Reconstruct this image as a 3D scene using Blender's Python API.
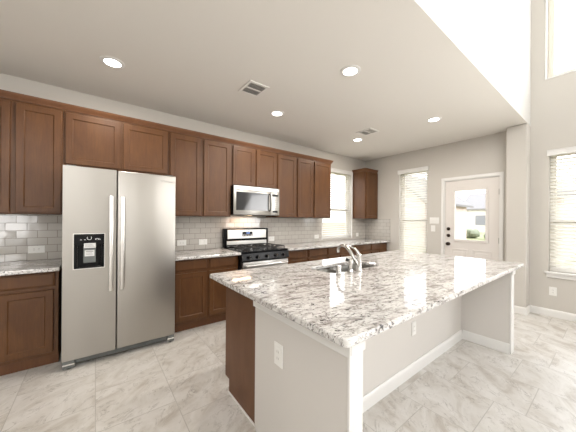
import bpy, bmesh, math, random
from mathutils import Vector, Matrix
random.seed(4)
for o in list(bpy.data.objects): bpy.data.objects.remove(o)
S = bpy.context.scene
COL = S.collection

# ------------------------------------------------------------------ camera
F_PX, YAW, ROLL, CY, EYE = 252.4, math.radians(52.65), 0.0073, 219.7, 1.33
cam_d = bpy.data.cameras.new('camera'); cam = bpy.data.objects.new('camera', cam_d); COL.objects.link(cam)
cam_d.sensor_width = 36; cam_d.lens = F_PX/576*36; cam_d.clip_start = 0.02; cam_d.clip_end = 300
cam_d.shift_y = (CY-216)/576
fwd = Vector((math.cos(YAW), math.sin(YAW), 0)); rgt = Vector((math.sin(YAW), -math.cos(YAW), 0)); up = Vector((0,0,1))
cr, sr = math.cos(ROLL), math.sin(ROLL)
cx_, cy_ = cr*rgt+sr*up, -sr*rgt+cr*up
M = Matrix((cx_, cy_, -fwd)).transposed().to_4x4(); M.translation = Vector((0,0,EYE))
cam.matrix_world = M
S.camera = cam

# ------------------------------------------------------------------ world, big lights, exposure
W = bpy.data.worlds.new('sky'); S.world = W; W.use_nodes = True
nt = W.node_tree; nt.nodes.clear()
wo = nt.nodes.new('ShaderNodeOutputWorld'); bg = nt.nodes.new('ShaderNodeBackground')
tc = nt.nodes.new('ShaderNodeTexCoord'); sx = nt.nodes.new('ShaderNodeSeparateXYZ'); rp = nt.nodes.new('ShaderNodeValToRGB')
nt.links.new(tc.outputs['Generated'], sx.inputs[0]); nt.links.new(sx.outputs['Z'], rp.inputs[0])
rp.color_ramp.elements[0].color = (0.99,0.99,1,1); rp.color_ramp.elements[1].color = (0.86,0.92,1,1)
rp.color_ramp.elements[0].position = 0.05; rp.color_ramp.elements[1].position = 1
nt.links.new(rp.outputs[0], bg.inputs[0]); bg.inputs[1].default_value = 3.8
nt.links.new(bg.outputs[0], wo.inputs[0])

def area_light(name, loc, direction, sx_, sy_, watts, col=(1,1,1), spread=180):
    l = bpy.data.lights.new(name, 'AREA'); l.shape = 'RECTANGLE'; l.size = sx_; l.size_y = sy_; l.energy = watts; l.color = col
    l.spread = math.radians(spread)
    o = bpy.data.objects.new(name, l); COL.objects.link(o); o.location = loc
    o.rotation_euler = Vector(direction).to_track_quat('-Z', 'Y').to_euler(); return o
# area lamps added out of view, standing in for great room window daylight
XL_ = -3.2
LIGHT_OPENINGS = [(-3.1,-2.1,.3,2.6),(0.0,.18,1.3,2.2),(-3.1,-1.5,3.35,4.95),(3.2,4.95,3.35,4.95)]  # unseen openings, placed for the added lamps and their reflections
for x0,x1,z0,z1 in LIGHT_OPENINGS:
    A_ = (x1-x0)*(z1-z0); low = z0 < 3
    area_light('daylight_fill', ((x0+x1)/2, -5.58, (z0+z1)/2), (0,1,.85 if low else .25), x1-x0-.02, z1-z0-.02, A_*(14 if low else 12), (1,.985,.955), 130 if low else 140)
area_light('daylight_fill', (5.07, -2.2, 1.62), (-1,.25,.75), 1.7, 1.85, 125, (1,.985,.955), 130)
area_light('daylight_fill', (XL_+.02, -2.9, 4.15), (1,.1,.45), 3.8, 1.6, 60, (1,.985,.955), 130)

S.view_settings.view_transform = 'Standard'; S.view_settings.look = 'None'
S.view_settings.gamma = 1; S.view_settings.use_curve_mapping = False
S.view_settings.exposure = 0.48

# ------------------------------------------------------------------ materials
def mat(name, base=(.8,.8,.8), rough=.5, metal=0, spec=.5):
    m = bpy.data.materials.new(name); m.use_nodes = True
    b = m.node_tree.nodes['Principled BSDF']
    b.inputs['Base Color'].default_value = (*base,1); b.inputs['Roughness'].default_value = rough
    b.inputs['Metallic'].default_value = metal; b.inputs['Specular IOR Level'].default_value = spec
    return m, m.node_tree, b
def N(t, kind, **k):
    n = t.nodes.new(kind)
    for a, v in k.items(): setattr(n, a, v)
    return n
def ramp(t, src, stops):
    r = N(t, 'ShaderNodeValToRGB'); e = r.color_ramp.elements
    while len(e) < len(stops): e.new(.5)
    for i, (p, c) in enumerate(stops): e[i].position = p; e[i].color = (*c,1) if len(c) == 3 else c
    t.links.new(src, r.inputs[0]); return r.outputs[0]
def noise(t, vec, scale, detail=3, rough=.5, dist=0):
    n = N(t, 'ShaderNodeTexNoise'); n.inputs['Scale'].default_value = scale; n.inputs['Detail'].default_value = detail
    n.inputs['Roughness'].default_value = rough; n.inputs['Distortion'].default_value = dist
    if vec: t.links.new(vec, n.inputs['Vector'])
    return n.outputs['Fac']
def gpos(t): return N(t, 'ShaderNodeNewGeometry').outputs['Position']
def mapping(t, src, scale=(1,1,1), rot=(0,0,0), loc=(0,0,0)):
    m = N(t, 'ShaderNodeMapping'); m.inputs['Scale'].default_value = scale; m.inputs['Rotation'].default_value = rot; m.inputs['Location'].default_value = loc
    t.links.new(src, m.inputs['Vector']); return m.outputs[0]
def mixc(t, fac, a, b, mode='MIX'):
    m = N(t, 'ShaderNodeMix', data_type='RGBA', blend_type=mode)
    for s, v in ((0,fac),(6,a),(7,b)):
        if hasattr(v, 'is_output') or hasattr(v, 'links'): t.links.new(v, m.inputs[s])
        else: m.inputs[s].default_value = v if s == 0 else (*v,1)
    return m.outputs[2]
def bump(t, b, src, strength, dist=.01):
    n = N(t, 'ShaderNodeBump'); n.inputs['Strength'].default_value = strength; n.inputs['Distance'].default_value = dist
    t.links.new(src, n.inputs['Height']); t.links.new(n.outputs[0], b.inputs['Normal'])
def objco(t): return N(t, 'ShaderNodeTexCoord').outputs['Object']

def paint(name, base, rough=.75, tex=.06):
    m, t, b = mat(name, base, rough, 0, .3)
    f = noise(t, gpos(t), 60, 3); bump(t, b, f, tex, .003)
    return m
M_WALL = paint('wall_paint', (.59,.562,.52))
M_CEIL = paint('ceiling_paint', (.80,.772,.728), .9)
M_HIGH = paint('daylit_paint', (.66,.65,.625))  # lighter than the wall paint, with daylight put into the colour
M_ISL = paint('island_paint', (.67,.64,.605))
M_TRIM, _, _ = mat('trim_white', (.80,.79,.77), .4)
M_DOORW, _, _ = mat('door_paint', (.74,.70,.665), .4)
M_PLATE, _, _ = mat('plate_white', (.86,.85,.82), .3)
M_PLATE2, _, _ = mat('plate_slots', (.35,.33,.31), .5)
M_BRONZE, _, _ = mat('aged_bronze', (.05,.035,.028), .35, .8)
M_HINGE, _, _ = mat('hinge_metal', (.35,.33,.3), .35, .9)
M_VINYL, _, _ = mat('window_vinyl', (.80,.76,.68), .4)
M_RAIL, _, _ = mat('sash_rail', (.42,.38,.33), .5)

def wood(name, c1, c2, rough=.42):
    m, t, b = mat(name, c1, rough, 0, .5)
    p = objco(t)
    big = noise(t, mapping(t, p, (5,5,1.6)), 1.6, 4, .6, .6)
    grain = noise(t, mapping(t, p, (60,60,3)), 2.0, 3, .6)
    c = mixc(t, ramp(t, big, [(.3,(0,0,0)),(.7,(1,1,1))]), c1, c2)
    c = mixc(t, ramp(t, grain, [(.35,(.0,.0,.0)),(.65,(.35,.35,.35))]), c, tuple(x*.72 for x in c1))
    t.links.new(c, b.inputs['Base Color'])
    b.inputs['Specular IOR Level'].default_value = .35; b.inputs['Coat Weight'].default_value = .06; b.inputs['Coat Roughness'].default_value = .25
    return m
M_WOOD = wood('stained_cherry', (.092,.036,.0115), (.135,.056,.018))
M_WOODP = wood('stained_cherry_panel', (.125,.050,.020), (.165,.070,.029), .45)
M_DARK, _, _ = mat('cabinet_interior_dark', (.035,.016,.010), .6)

def steel(name, base, rough, vertical=True):
    m, t, b = mat(name, base, rough, 1)
    s = (90,90,1) if vertical else (1,1,120)
    f = noise(t, mapping(t, objco(t), s), 3, 2)
    bump(t, b, f, .03, .002)
    wv = noise(t, mapping(t, objco(t), (3.2,1,.7)), 1.0, 2, .4)
    n = N(t, 'ShaderNodeBump'); n.inputs['Strength'].default_value = .3; n.inputs['Distance'].default_value = .03
    t.links.new(wv, n.inputs['Height']); t.links.new(n.outputs[0], b.inputs['Normal'])
    return m
M_STEEL = steel('brushed_stainless', (.44,.42,.39), .38)
M_STEEL2, _, _ = mat('stainless_trim', (.50,.485,.46), .28, 1)
M_HANDLE, _, _ = mat('satin_handle', (.86,.85,.83), .28, 1)
M_CHROME, _, _ = mat('chrome', (.62,.61,.59), .12, 1)
M_SINK, _, _ = mat('sink_steel', (.17,.165,.15), .38, 1)
M_FSIDE, _, _ = mat('appliance_grey_side', (.13,.13,.125), .45, .2)
M_BLACK, _, _ = mat('black_enamel', (.006,.006,.007), .25, 0, .22)
M_BLACKM, _, _ = mat('cast_iron_black', (.018,.018,.018), .5)
M_GRILL, _, _ = mat('grey_plastic', (.16,.17,.165), .35)
M_DGLASS, _, _ = mat('dark_glass', (.03,.03,.032), .06, 0, .5)
M_GRATE, _, _ = mat('vent_shadow', (.03,.028,.026), .8)
M_VENT, _, _ = mat('vent_white', (.80,.78,.75), .5)
M_STICK, _, _ = mat('sticker_paper', (.75,.75,.74), .6)
M_INK, _, _ = mat('printed_grey', (.38,.37,.36), .5)
M_INKL, _, _ = mat('printed_light', (.75,.75,.77), .5)

def emis(name, col, strength):
    m = bpy.data.materials.new(name); m.use_nodes = True; t = m.node_tree; t.nodes.clear()
    e = N(t, 'ShaderNodeEmission'); e.inputs[0].default_value = (*col,1); e.inputs[1].default_value = strength
    o = N(t, 'ShaderNodeOutputMaterial'); t.links.new(e.outputs[0], o.inputs[0]); return m
M_LAMP = emis('lamp_lens', (1,.96,.9), 7)
M_LCD = emis('clock_display', (.35,.5,1), 1.3)

# thin window glass: mostly clear, with a fresnel reflection
M_GLASS = bpy.data.materials.new('window_glass'); M_GLASS.use_nodes = True
t = M_GLASS.node_tree; t.nodes.clear()
tr = N(t, 'ShaderNodeBsdfTransparent'); gl = N(t, 'ShaderNodeBsdfGlossy'); gl.inputs['Roughness'].default_value = .02
fr = N(t, 'ShaderNodeFresnel'); fr.inputs[0].default_value = 1.4; mx = N(t, 'ShaderNodeMixShader'); oo = N(t, 'ShaderNodeOutputMaterial')
ge = N(t, 'ShaderNodeNewGeometry'); fm = N(t, 'ShaderNodeMath', operation='MULTIPLY_ADD'); t.links.new(ge.outputs['Backfacing'], fm.inputs[0]); fm.inputs[1].default_value = -1; fm.inputs[2].default_value = 1
fq = N(t, 'ShaderNodeMath', operation='MULTIPLY'); t.links.new(fr.outputs[0], fq.inputs[0]); t.links.new(fm.outputs[0], fq.inputs[1]); t.links.new(fq.outputs[0], mx.inputs[0]); t.links.new(tr.outputs[0], mx.inputs[1]); t.links.new(gl.outputs[0], mx.inputs[2]); t.links.new(mx.outputs[0], oo.inputs[0])
# blind slats: white, slightly translucent
M_SLAT = bpy.data.materials.new('blind_slat'); M_SLAT.use_nodes = True
t = M_SLAT.node_tree; pb = t.nodes['Principled BSDF']; pb.inputs['Base Color'].default_value = (.85,.83,.79,1); pb.inputs['Roughness'].default_value = .45
tl = N(t, 'ShaderNodeBsdfTranslucent'); tl.inputs[0].default_value = (.93,.92,.90,1); mx = N(t, 'ShaderNodeMixShader'); mx.inputs[0].default_value = .5
t.links.new(pb.outputs[0], mx.inputs[1]); t.links.new(tl.outputs[0], mx.inputs[2]); t.links.new(mx.outputs[0], t.nodes['Material Output'].inputs[0])

# marble-look floor tile
M_FLOOR, t, b = mat('marble_floor_tile', (.6,.57,.54), .3, 0, .45)
P = gpos(t); sp = N(t, 'ShaderNodeSeparateXYZ'); t.links.new(P, sp.inputs[0]); cb = N(t, 'ShaderNodeCombineXYZ')
TP = .4675
def math_(t, op, a, bb):
    n = N(t, 'ShaderNodeMath', operation=op)
    for i, v in enumerate((a, bb)):
        if hasattr(v, 'links'): t.links.new(v, n.inputs[i])
        else: n.inputs[i].default_value = v
    return n.outputs[0]
t.links.new(math_(t, 'ADD', sp.outputs['Y'], TP*40 - .38), cb.inputs[0]); t.links.new(math_(t, 'ADD', sp.outputs['X'], TP*40 - .0075), cb.inputs[1])
br = N(t, 'ShaderNodeTexBrick'); br.offset = .63; br.offset_frequency = 2; br.squash = 1
t.links.new(cb.outputs[0], br.inputs['Vector'])
br.inputs['Scale'].default_value = 1; br.inputs['Brick Width'].default_value = TP; br.inputs['Row Height'].default_value = TP
br.inputs['Mortar Size'].default_value = .0028; br.inputs['Mortar Smooth'].default_value = .2; br.inputs['Bias'].default_value = 0
br.inputs['Color1'].default_value = (0,0,0,1); br.inputs['Color2'].default_value = (1,1,1,1); br.inputs['Mortar'].default_value = (.5,.5,.5,1)
# every tile samples its own patch of marble
sh = N(t, 'ShaderNodeVectorMath', operation='MULTIPLY_ADD'); t.links.new(br.outputs['Color'], sh.inputs[0]); sh.inputs[1].default_value = (7,3,5); t.links.new(P, sh.inputs[2])
mp = mapping(t, mapping(t, sh.outputs[0], (1,1,1), (0,0,math.radians(-38))), (1,1.7,1))
cloud = noise(t, mp, 3.2, 5, .62, .8)
vein = noise(t, mp, 4.2, 7, .66, 1.8)
fine = noise(t, mp, 7, 5, .7, .5)
c = ramp(t, cloud, [(.32,(.47,.425,.375)),(.47,(.61,.58,.54)),(.62,(.69,.665,.635))])
vv = ramp(t, vein, [(.462,(0,0,0)),(.49,(.85,.85,.85)),(.515,(0,0,0))])
vm = math_(t, 'MULTIPLY', vv, ramp(t, fine, [(.45,(0,0,0)),(.65,(1,1,1))]))
c = mixc(t, vm, c, (.25,.22,.19))
c = mixc(t, math_(t, 'MULTIPLY', br.outputs['Fac'], .65), c, (.40,.375,.34))
t.links.new(c, b.inputs['Base Color'])
inv = math_(t, 'SUBTRACT', 1, br.outputs['Fac']); bump(t, b, inv, .3, .002)

# subway tile backsplash (u along the wall, v up)
def backsplash_mat(name, axis):
    m, t, b = mat(name, (.5,.47,.43), .10, 0, .6)
    sp = N(t, 'ShaderNodeSeparateXYZ'); t.links.new(gpos(t), sp.inputs[0]); cb = N(t, 'ShaderNodeCombineXYZ')
    t.links.new(math_(t, 'ADD', sp.outputs[axis], 10.05), cb.inputs[0]); t.links.new(math_(t, 'ADD', sp.outputs['Z'], 1.52-.897), cb.inputs[1])
    br = N(t, 'ShaderNodeTexBrick'); br.offset = .5; br.offset_frequency = 2
    t.links.new(cb.outputs[0], br.inputs['Vector']); br.inputs['Scale'].default_value = 1
    br.inputs['Brick Width'].default_value = .152; br.inputs['Row Height'].default_value = .076
    br.inputs['Mortar Size'].default_value = .003; br.inputs['Mortar Smooth'].default_value = .2
    br.inputs['Color1'].default_value = (.50,.47,.43,1); br.inputs['Color2'].default_value = (.53,.50,.46,1); br.inputs['Mortar'].default_value = (.30,.27,.235,1)
    t.links.new(br.outputs['Color'], b.inputs['Base Color'])
    # each tile sits at a slightly different tilt
    h = math_(t, 'SUBTRACT', 1, br.outputs['Fac']); w = noise(t, mapping(t, gpos(t), (9,9,9)), 1.0, 1)
    hh = math_(t, 'ADD', h, math_(t, 'MULTIPLY', w, 1.6)); bump(t, b, hh, .35, .0022)
    b2 = N(t, 'ShaderNodeTexBrick'); b2.offset = .5; b2.offset_frequency = 2; t.links.new(cb.outputs[0], b2.inputs['Vector']); b2.inputs['Scale'].default_value = 1
    b2.inputs['Brick Width'].default_value = .152; b2.inputs['Row Height'].default_value = .076; b2.inputs['Mortar Size'].default_value = 0
    b2.inputs['Color1'].default_value = (0,0,0,1); b2.inputs['Color2'].default_value = (1,1,1,1)
    wn = N(t, 'ShaderNodeTexWhiteNoise', noise_dimensions='1D'); t.links.new(b2.outputs['Color'], wn.inputs['W'])
    vs = N(t, 'ShaderNodeVectorMath', operation='SUBTRACT'); t.links.new(wn.outputs['Color'], vs.inputs[0]); vs.inputs[1].default_value = (.5,.5,.5)
    sc_ = N(t, 'ShaderNodeVectorMath', operation='SCALE'); t.links.new(vs.outputs[0], sc_.inputs[0]); sc_.inputs['Scale'].default_value = .035
    bn = [n for n in t.nodes if n.type == 'BUMP'][0]
    ad = N(t, 'ShaderNodeVectorMath', operation='ADD'); t.links.new(bn.outputs[0], ad.inputs[0]); t.links.new(sc_.outputs[0], ad.inputs[1])
    nm = N(t, 'ShaderNodeVectorMath', operation='NORMALIZE'); t.links.new(ad.outputs[0], nm.inputs[0]); t.links.new(nm.outputs[0], b.inputs['Normal'])
    return m
M_TILE = backsplash_mat('subway_tile', 'X'); M_TILE2 = backsplash_mat('subway_tile_side', 'Y')

# granite
M_GRAN, t, b = mat('granite', (.6,.56,.52), .06, 0, .55)
P = gpos(t)
pr0 = mapping(t, P, (1,1,1), (0,0,math.radians(12)))
ms = mapping(t, pr0, (1.0,2.7,2.0)); mb = mapping(t, pr0, (1.0,2.2,1.6))
n1 = noise(t, ms, 7, 6, .70, 1.0); n2 = noise(t, ms, 30, 6, .75, .6); n3 = noise(t, mb, 17, 8, .78, 1.6); n4 = noise(t, ms, 3, 3, .6, .5)
c = ramp(t, n1, [(.37,(.30,.275,.26)),(.45,(.52,.495,.475)),(.51,(.72,.705,.69)),(.7,(.75,.735,.71))])
c = mixc(t, ramp(t, n2, [(.40,(1,1,1)),(.46,(0,0,0))]), c, (.27,.245,.23))
c = mixc(t, math_(t, 'MULTIPLY', ramp(t, n4, [(.5,(0,0,0)),(.75,(1,1,1))]), .4), c, (.60,.56,.53))
c = mixc(t, ramp(t, n3, [(.560,(0,0,0)),(.582,(1,1,1))]), c, (.055,.05,.048))
t.links.new(c, b.inputs['Base Color'])

# exterior
def brickmat(name, c1, c2, mo):
    m, t, b = mat(name, c1, .9, 0, .2)
    sp = N(t, 'ShaderNodeSeparateXYZ'); t.links.new(gpos(t), sp.inputs[0]); cb = N(t, 'ShaderNodeCombineXYZ')
    t.links.new(math_(t, 'ADD', sp.outputs['X'], sp.outputs['Y']), cb.inputs[0]); t.links.new(sp.outputs['Z'], cb.inputs[1])
    br = N(t, 'ShaderNodeTexBrick'); t.links.new(cb.outputs[0], br.inputs['Vector']); br.inputs['Scale'].default_value = 1
    br.inputs['Brick Width'].default_value = .25; br.inputs['Row Height'].default_value = .08; br.inputs['Mortar Size'].default_value = .006
    for n, v in (('Color1',c1),('Color2',c2),('Mortar',mo)): br.inputs[n].default_value = (*v,1)
    t.links.new(br.outputs['Color'], b.inputs['Base Color']); return m
M_BRICK = brickmat('outside_brick', (.58,.45,.40), (.62,.50,.45), (.62,.6,.56))
M_SIDING, _, _ = mat('outside_siding', (.62,.58,.53), .9, 0, .1)
M_ROOF, t, b = mat('outside_shingle', (.21,.20,.195), .95, 0, .1)
M_HWIN, _, _ = mat('outside_window', (.20,.20,.21), .3)
M_FENCE, t, b = mat('cedar_fence', (.36,.27,.19), .9, 0, .1)
M_LAWN, t, b = mat('lawn', (.24,.26,.13), 1, 0, .1)
t.links.new(ramp(t, noise(t, gpos(t), 3, 5), [(.3,(.20,.22,.11)),(.7,(.32,.31,.20))]), b.inputs['Base Color'])
M_LEAF, _, _ = mat('shrub_leaf', (.24,.26,.19), .8, 0, .1)

# ------------------------------------------------------------------ mesh helpers (all shapes given in room coordinates)
def B(): return bmesh.new()
def box(bm, x0,x1,y0,y1,z0,z1, bev=0, seg=1):
    r = bmesh.ops.create_cube(bm, size=1)
    for v in r['verts']:
        v.co = Vector(((x0+x1)/2+v.co.x*(x1-x0), (y0+y1)/2+v.co.y*(y1-y0), (z0+z1)/2+v.co.z*(z1-z0)))
    if bev:
        es = list({e for v in r['verts'] for e in v.link_edges})
        bmesh.ops.bevel(bm, geom=es, offset=bev, segments=seg, affect='EDGES', profile=.5)
    return bm
def xform(bm, verts, m):
    for v in verts: v.co = m @ v.co
def lathe(bm, prof, c, axis='Z', seg=24):
    """prof: list of (r, h) from one end to the other; closed at r=0 ends"""
    rings = []
    for r, h in prof:
        ring = []
        for i in range(seg):
            a = 2*math.pi*i/seg; p = (r*math.cos(a), r*math.sin(a), h)
            if axis == 'Y': p = (p[0], p[2], p[1])
            if axis == 'X': p = (p[2], p[0], p[1])
            ring.append(bm.verts.new(Vector(c)+Vector(p)))
        rings.append(ring)
    for a, b2 in zip(rings, rings[1:]):
        for i in range(seg): bm.faces.new((a[i], a[(i+1)%seg], b2[(i+1)%seg], b2[i]))
    if prof[0][0] > 1e-5: bm.faces.new(rings[0][::-1])
    if prof[-1][0] > 1e-5: bm.faces.new(rings[-1])
    bmesh.ops.remove_doubles(bm, verts=bm.verts[:], dist=1e-6); bmesh.ops.recalc_face_normals(bm, faces=bm.faces[:])
    return bm
def cyl(bm, c, r, h0, h1, axis='Z', seg=24): return lathe(bm, [(0,h0),(r,h0),(r,h1),(0,h1)], c, axis, seg)
def tube(bm, pts, rad, seg=14, caps=True):
    pts = [Vector(p) for p in pts]; rings = []; n = len(pts)
    prev = None
    for i, p in enumerate(pts):
        d = (pts[min(i+1,n-1)]-pts[max(i-1,0)]).normalized()
        a = prev if prev is not None else (Vector((0,0,1)) if abs(d.z) < .9 else Vector((1,0,0)))
        u = (a - d*a.dot(d)).normalized(); w = d.cross(u); prev = u
        r = rad[i] if isinstance(rad, (list,tuple)) else rad
        rings.append([bm.verts.new(p+u*r*math.cos(2*math.pi*k/seg)+w*r*math.sin(2*math.pi*k/seg)) for k in range(seg)])
    for a, b2 in zip(rings, rings[1:]):
        for i in range(seg): bm.faces.new((a[i], a[(i+1)%seg], b2[(i+1)%seg], b2[i]))
    if caps: bm.faces.new(rings[0][::-1]); bm.faces.new(rings[-1])
    bmesh.ops.recalc_face_normals(bm, faces=bm.faces[:]); return bm
def smooth_curve(pts, n=6):
    pts = [Vector(p) for p in pts]; out = []
    for i in range(len(pts)-1):
        p0 = pts[max(i-1,0)]; p1 = pts[i]; p2 = pts[i+1]; p3 = pts[min(i+2,len(pts)-1)]
        for k in range(n):
            t = k/n; out.append(.5*((2*p1)+(p2-p0)*t+(2*p0-5*p1+4*p2-p3)*t*t+(3*p1-p0-3*p2+p3)*t**3))
    out.append(pts[-1]); return out
def prism(bm, outline, z0, z1, bev=0, seg=1):
    vs = [bm.verts.new((x,y,z0)) for x,y in outline]; f = bm.faces.new(vs)
    r = bmesh.ops.extrude_face_region(bm, geom=[f]); nv = [v for v in r['geom'] if isinstance(v, bmesh.types.BMVert)]
    for v in nv: v.co.z = z1
    bmesh.ops.recalc_face_normals(bm, faces=bm.faces[:])
    if bev:
        es = [e for e in bm.edges if abs(e.verts[0].co.z-e.verts[1].co.z) < 1e-6]
        bmesh.ops.bevel(bm, geom=es, offset=bev, segments=seg, affect='EDGES', profile=.5)
    return bm
def profile_run(bm, prof, axis, a0, a1, flip=1, base=0):
    """extrude a 2D profile (d, z) along an axis; d is distance out from plane `base` in direction flip on the other axis"""
    ends = []
    for a in (a0, a1):
        ends.append([bm.verts.new((a, base+flip*d, z)) if axis == 'X' else bm.verts.new((base+flip*d, a, z)) for d, z in prof])
    n = len(prof)
    for i in range(n): bm.faces.new((ends[0][i], ends[0][(i+1)%n], ends[1][(i+1)%n], ends[1][i]))
    bm.faces.new(ends[0][::-1]); bm.faces.new(ends[1]); bmesh.ops.recalc_face_normals(bm, faces=bm.faces[:]); return bm

def root_loc(o):
    L = Vector((0,0,0))
    while o is not None: L += o.location; o = o.parent
    return L
def obj(name, bm, m, parent=None, smooth=False, loc=None):
    """link a mesh whose vertices are in room coordinates; origin at the parent's origin, or at the middle of its base"""
    me = bpy.data.meshes.new(name)
    vs = [v.co for v in bm.verts]
    L = root_loc(parent) if parent else Vector(loc) if loc else Vector(((min(v.x for v in vs)+max(v.x for v in vs))/2, (min(v.y for v in vs)+max(v.y for v in vs))/2, min(v.z for v in vs)))
    for v in bm.verts: v.co -= L
    bm.to_mesh(me); bm.free()
    me.materials.append(m)
    if smooth:
        for p in me.polygons: p.use_smooth = True
        me.set_sharp_from_angle(angle=math.radians(35))
    o = bpy.data.objects.new(name, me); COL.objects.link(o)
    if parent: o.parent = parent
    else: o.location = L
    return o
def pieces(name, bm, m, parent, smooth=False):
    """every loose piece of the mesh becomes a part of its own"""
    seen = set(); bm.verts.ensure_lookup_table(); out = []
    for v0 in bm.verts[:]:
        if v0 in seen: continue
        st = [v0]; isl_ = set([v0])
        while st:
            v = st.pop()
            for e in v.link_edges:
                w = e.other_vert(v)
                if w not in isl_: isl_.add(w); st.append(w)
        seen |= isl_; nb = bmesh.new(); mp_ = {v: nb.verts.new(v.co) for v in isl_}
        for f in {f for v in isl_ for f in v.link_faces}: nb.faces.new([mp_[v] for v in f.verts])
        out.append(obj(name, nb, m, parent, smooth))
    bm.free(); return out
def tag(o, label=None, cat=None, group=None, kind=None):
    if label: o['label'] = label
    if cat: o['category'] = cat
    if group: o['group'] = group
    if kind: o['kind'] = kind
    return o
def thing(name, label, cat, loc, group=None):
    o = bpy.data.objects.new(name, None); COL.objects.link(o); o.location = loc; o.empty_display_size = .1
    return tag(o, label, cat, group)
def struct(name, bm, m, label=None, cat=None): return tag(obj(name, bm, m), label, cat, kind='structure')
def copy_tree(o, parent=None):
    c = o.copy(); COL.objects.link(c); c.parent = parent
    for ch in list(o.children): copy_tree(ch, c)
    return c
def lettering(name, body, size, m, parent, origin, right, upv):
    cu = bpy.data.curves.new(name, 'FONT'); cu.body = body; cu.size = size; cu.extrude = .0004; cu.align_x = 'LEFT'
    tmp = bpy.data.objects.new(name+'_curve', cu); COL.objects.link(tmp)
    dg = bpy.context.evaluated_depsgraph_get(); me = bpy.data.meshes.new_from_object(tmp.evaluated_get(dg))
    bpy.data.objects.remove(tmp); me.name = name
    r, u = Vector(right), Vector(upv); n = r.cross(u); MM = Matrix((r,u,n)).transposed()
    L = root_loc(parent)
    for v in me.vertices: v.co = MM @ v.co + Vector(origin) - L
    me.materials.clear(); me.materials.append(m)
    o = bpy.data.objects.new(name, me); COL.objects.link(o); o.parent = parent; return o

# ------------------------------------------------------------------ room shell
H, YK, XD, YS, HH = 2.735, 3.65, 5.095, .797, 5.6
XL, YB, TH = -3.2, -5.6, .15
def wall_holes(axis, front, thick, a0, a1, z0, z1, holes):
    """wall slab in the plane axis=front (its back at front+thick) with rectangular openings (a0,a1,z0,z1)"""
    bm = B()
    A = sorted({a0,a1,*[h[0] for h in holes],*[h[1] for h in holes]}); Z = sorted({z0,z1,*[h[2] for h in holes],*[h[3] for h in holes]})
    pt = (lambda a,d,z: (front+d,a,z)) if axis == 'X' else (lambda a,d,z: (a,front+d,z))
    solid = {}
    for i in range(len(A)-1):
        for j in range(len(Z)-1):
            am, zm = (A[i]+A[i+1])/2, (Z[j]+Z[j+1])/2
            solid[i,j] = not any(h[0]<am<h[1] and h[2]<zm<h[3] for h in holes)
    q = lambda *p: bm.faces.new([bm.verts.new(x) for x in p])
    for (i,j), s in solid.items():
        if not s: continue
        a,b2,c,d = A[i],A[i+1],Z[j],Z[j+1]
        for dd in (0,thick): q(pt(a,dd,c),pt(b2,dd,c),pt(b2,dd,d),pt(a,dd,d))
        for k,l,p1,p2 in ((i-1,j,(a,c),(a,d)),(i+1,j,(b2,c),(b2,d)),(i,j-1,(a,c),(b2,c)),(i,j+1,(a,d),(b2,d))):
            if not solid.get((k,l), False): q(pt(p1[0],0,p1[1]),pt(p1[0],thick,p1[1]),pt(p2[0],thick,p2[1]),pt(p2[0],0,p2[1]))
    bmesh.ops.remove_doubles(bm, verts=bm.verts[:], dist=1e-5); bmesh.ops.recalc_face_normals(bm, faces=bm.faces[:])
    return bm
KW = (3.66, 4.575, .945, 2.40)      # kitchen window
DW = (2.245, 2.815, .60, 2.36)      # narrow window by the door
DR = (1.118, 1.972, 0, 2.075)       # door opening
RW = (-.33, .600, .632, 2.315)      # great room lower window
UW = (-.33, .630, 3.365, 5.1)       # great room upper window
struct('floor', box(B(), XL,XD+TH,YB,YK+TH,-.12,0), M_FLOOR, 'pale marble-look square floor tile laid in a staggered pattern', 'floor')
struct('wall_back', wall_holes('Y', YK, TH, XL, XD+TH, 0, H+.2, [KW]), M_WALL, 'beige kitchen wall behind the cabinets and range', 'wall')
struct('wall_right', wall_holes('X', XD, TH, YB, YK, 0, HH, [DW, DR, RW, UW, (-3.1,-1.3,.632,5.1)]), M_WALL, 'beige wall with the glazed door and the blinds', 'wall')
struct('wall_left', wall_holes('X', XL-TH, TH, YB, YK+TH, 0, HH, [(-4.8,-1.0,3.35,4.95)]), M_WALL, 'beige wall on the left side of the kitchen', 'wall')
struct('wall_front', wall_holes('Y', YB-TH, TH, XL, XD, 0, HH, LIGHT_OPENINGS), M_WALL, 'unseen beige wall behind the viewer, with openings added for the lamps', 'wall')
struct('ceiling', box(B(), XL,XD,YS,YK,H,H+.004), M_CEIL, 'flat lower ceiling over the kitchen', 'ceiling')
struct('wall_upper', box(B(), XL,XD-.001,YS,YS+.119,H+.0045,HH), M_HIGH, 'upper wall rising above the kitchen ceiling edge, daylight lightened into its colour', 'wall')
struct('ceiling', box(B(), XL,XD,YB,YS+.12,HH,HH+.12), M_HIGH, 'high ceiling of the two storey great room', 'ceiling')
struct('wall_corner', box(B(), 4.885,XD-.001,YS,1.028,.0005,H-.001,.012,3), M_WALL, 'narrow wall return between the door and the great room', 'wall')
BASEP = [(0,0),(.015,0),(.015,.075),(.011,.092),(.006,.10),(0,.10)]
def baseboard(name, axis, a0, a1, flip, base, parent=None, label=None):
    bm = profile_run(B(), BASEP, axis, a0, a1, flip, base)
    if parent: return obj(name, bm, M_TRIM, parent)
    return struct(name, bm, M_TRIM, label, 'baseboard')
baseboard('baseboard_right', 'Y', YB, YS-.016, -1, XD-.0005, label='white baseboard under the great room window')
baseboard('baseboard_corner', 'Y', YS-.015, 1.028, -1, 4.8845, label='white baseboard across the face of the wall return')
baseboard('baseboard_corner', 'X', 4.87, XD-.001, -1, YS-.0005, label='white baseboard on the side of the wall return')
baseboard('baseboard_door', 'Y', 2.03, 2.99, -1, XD-.0005, label='white baseboard left of the glazed door')
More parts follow.
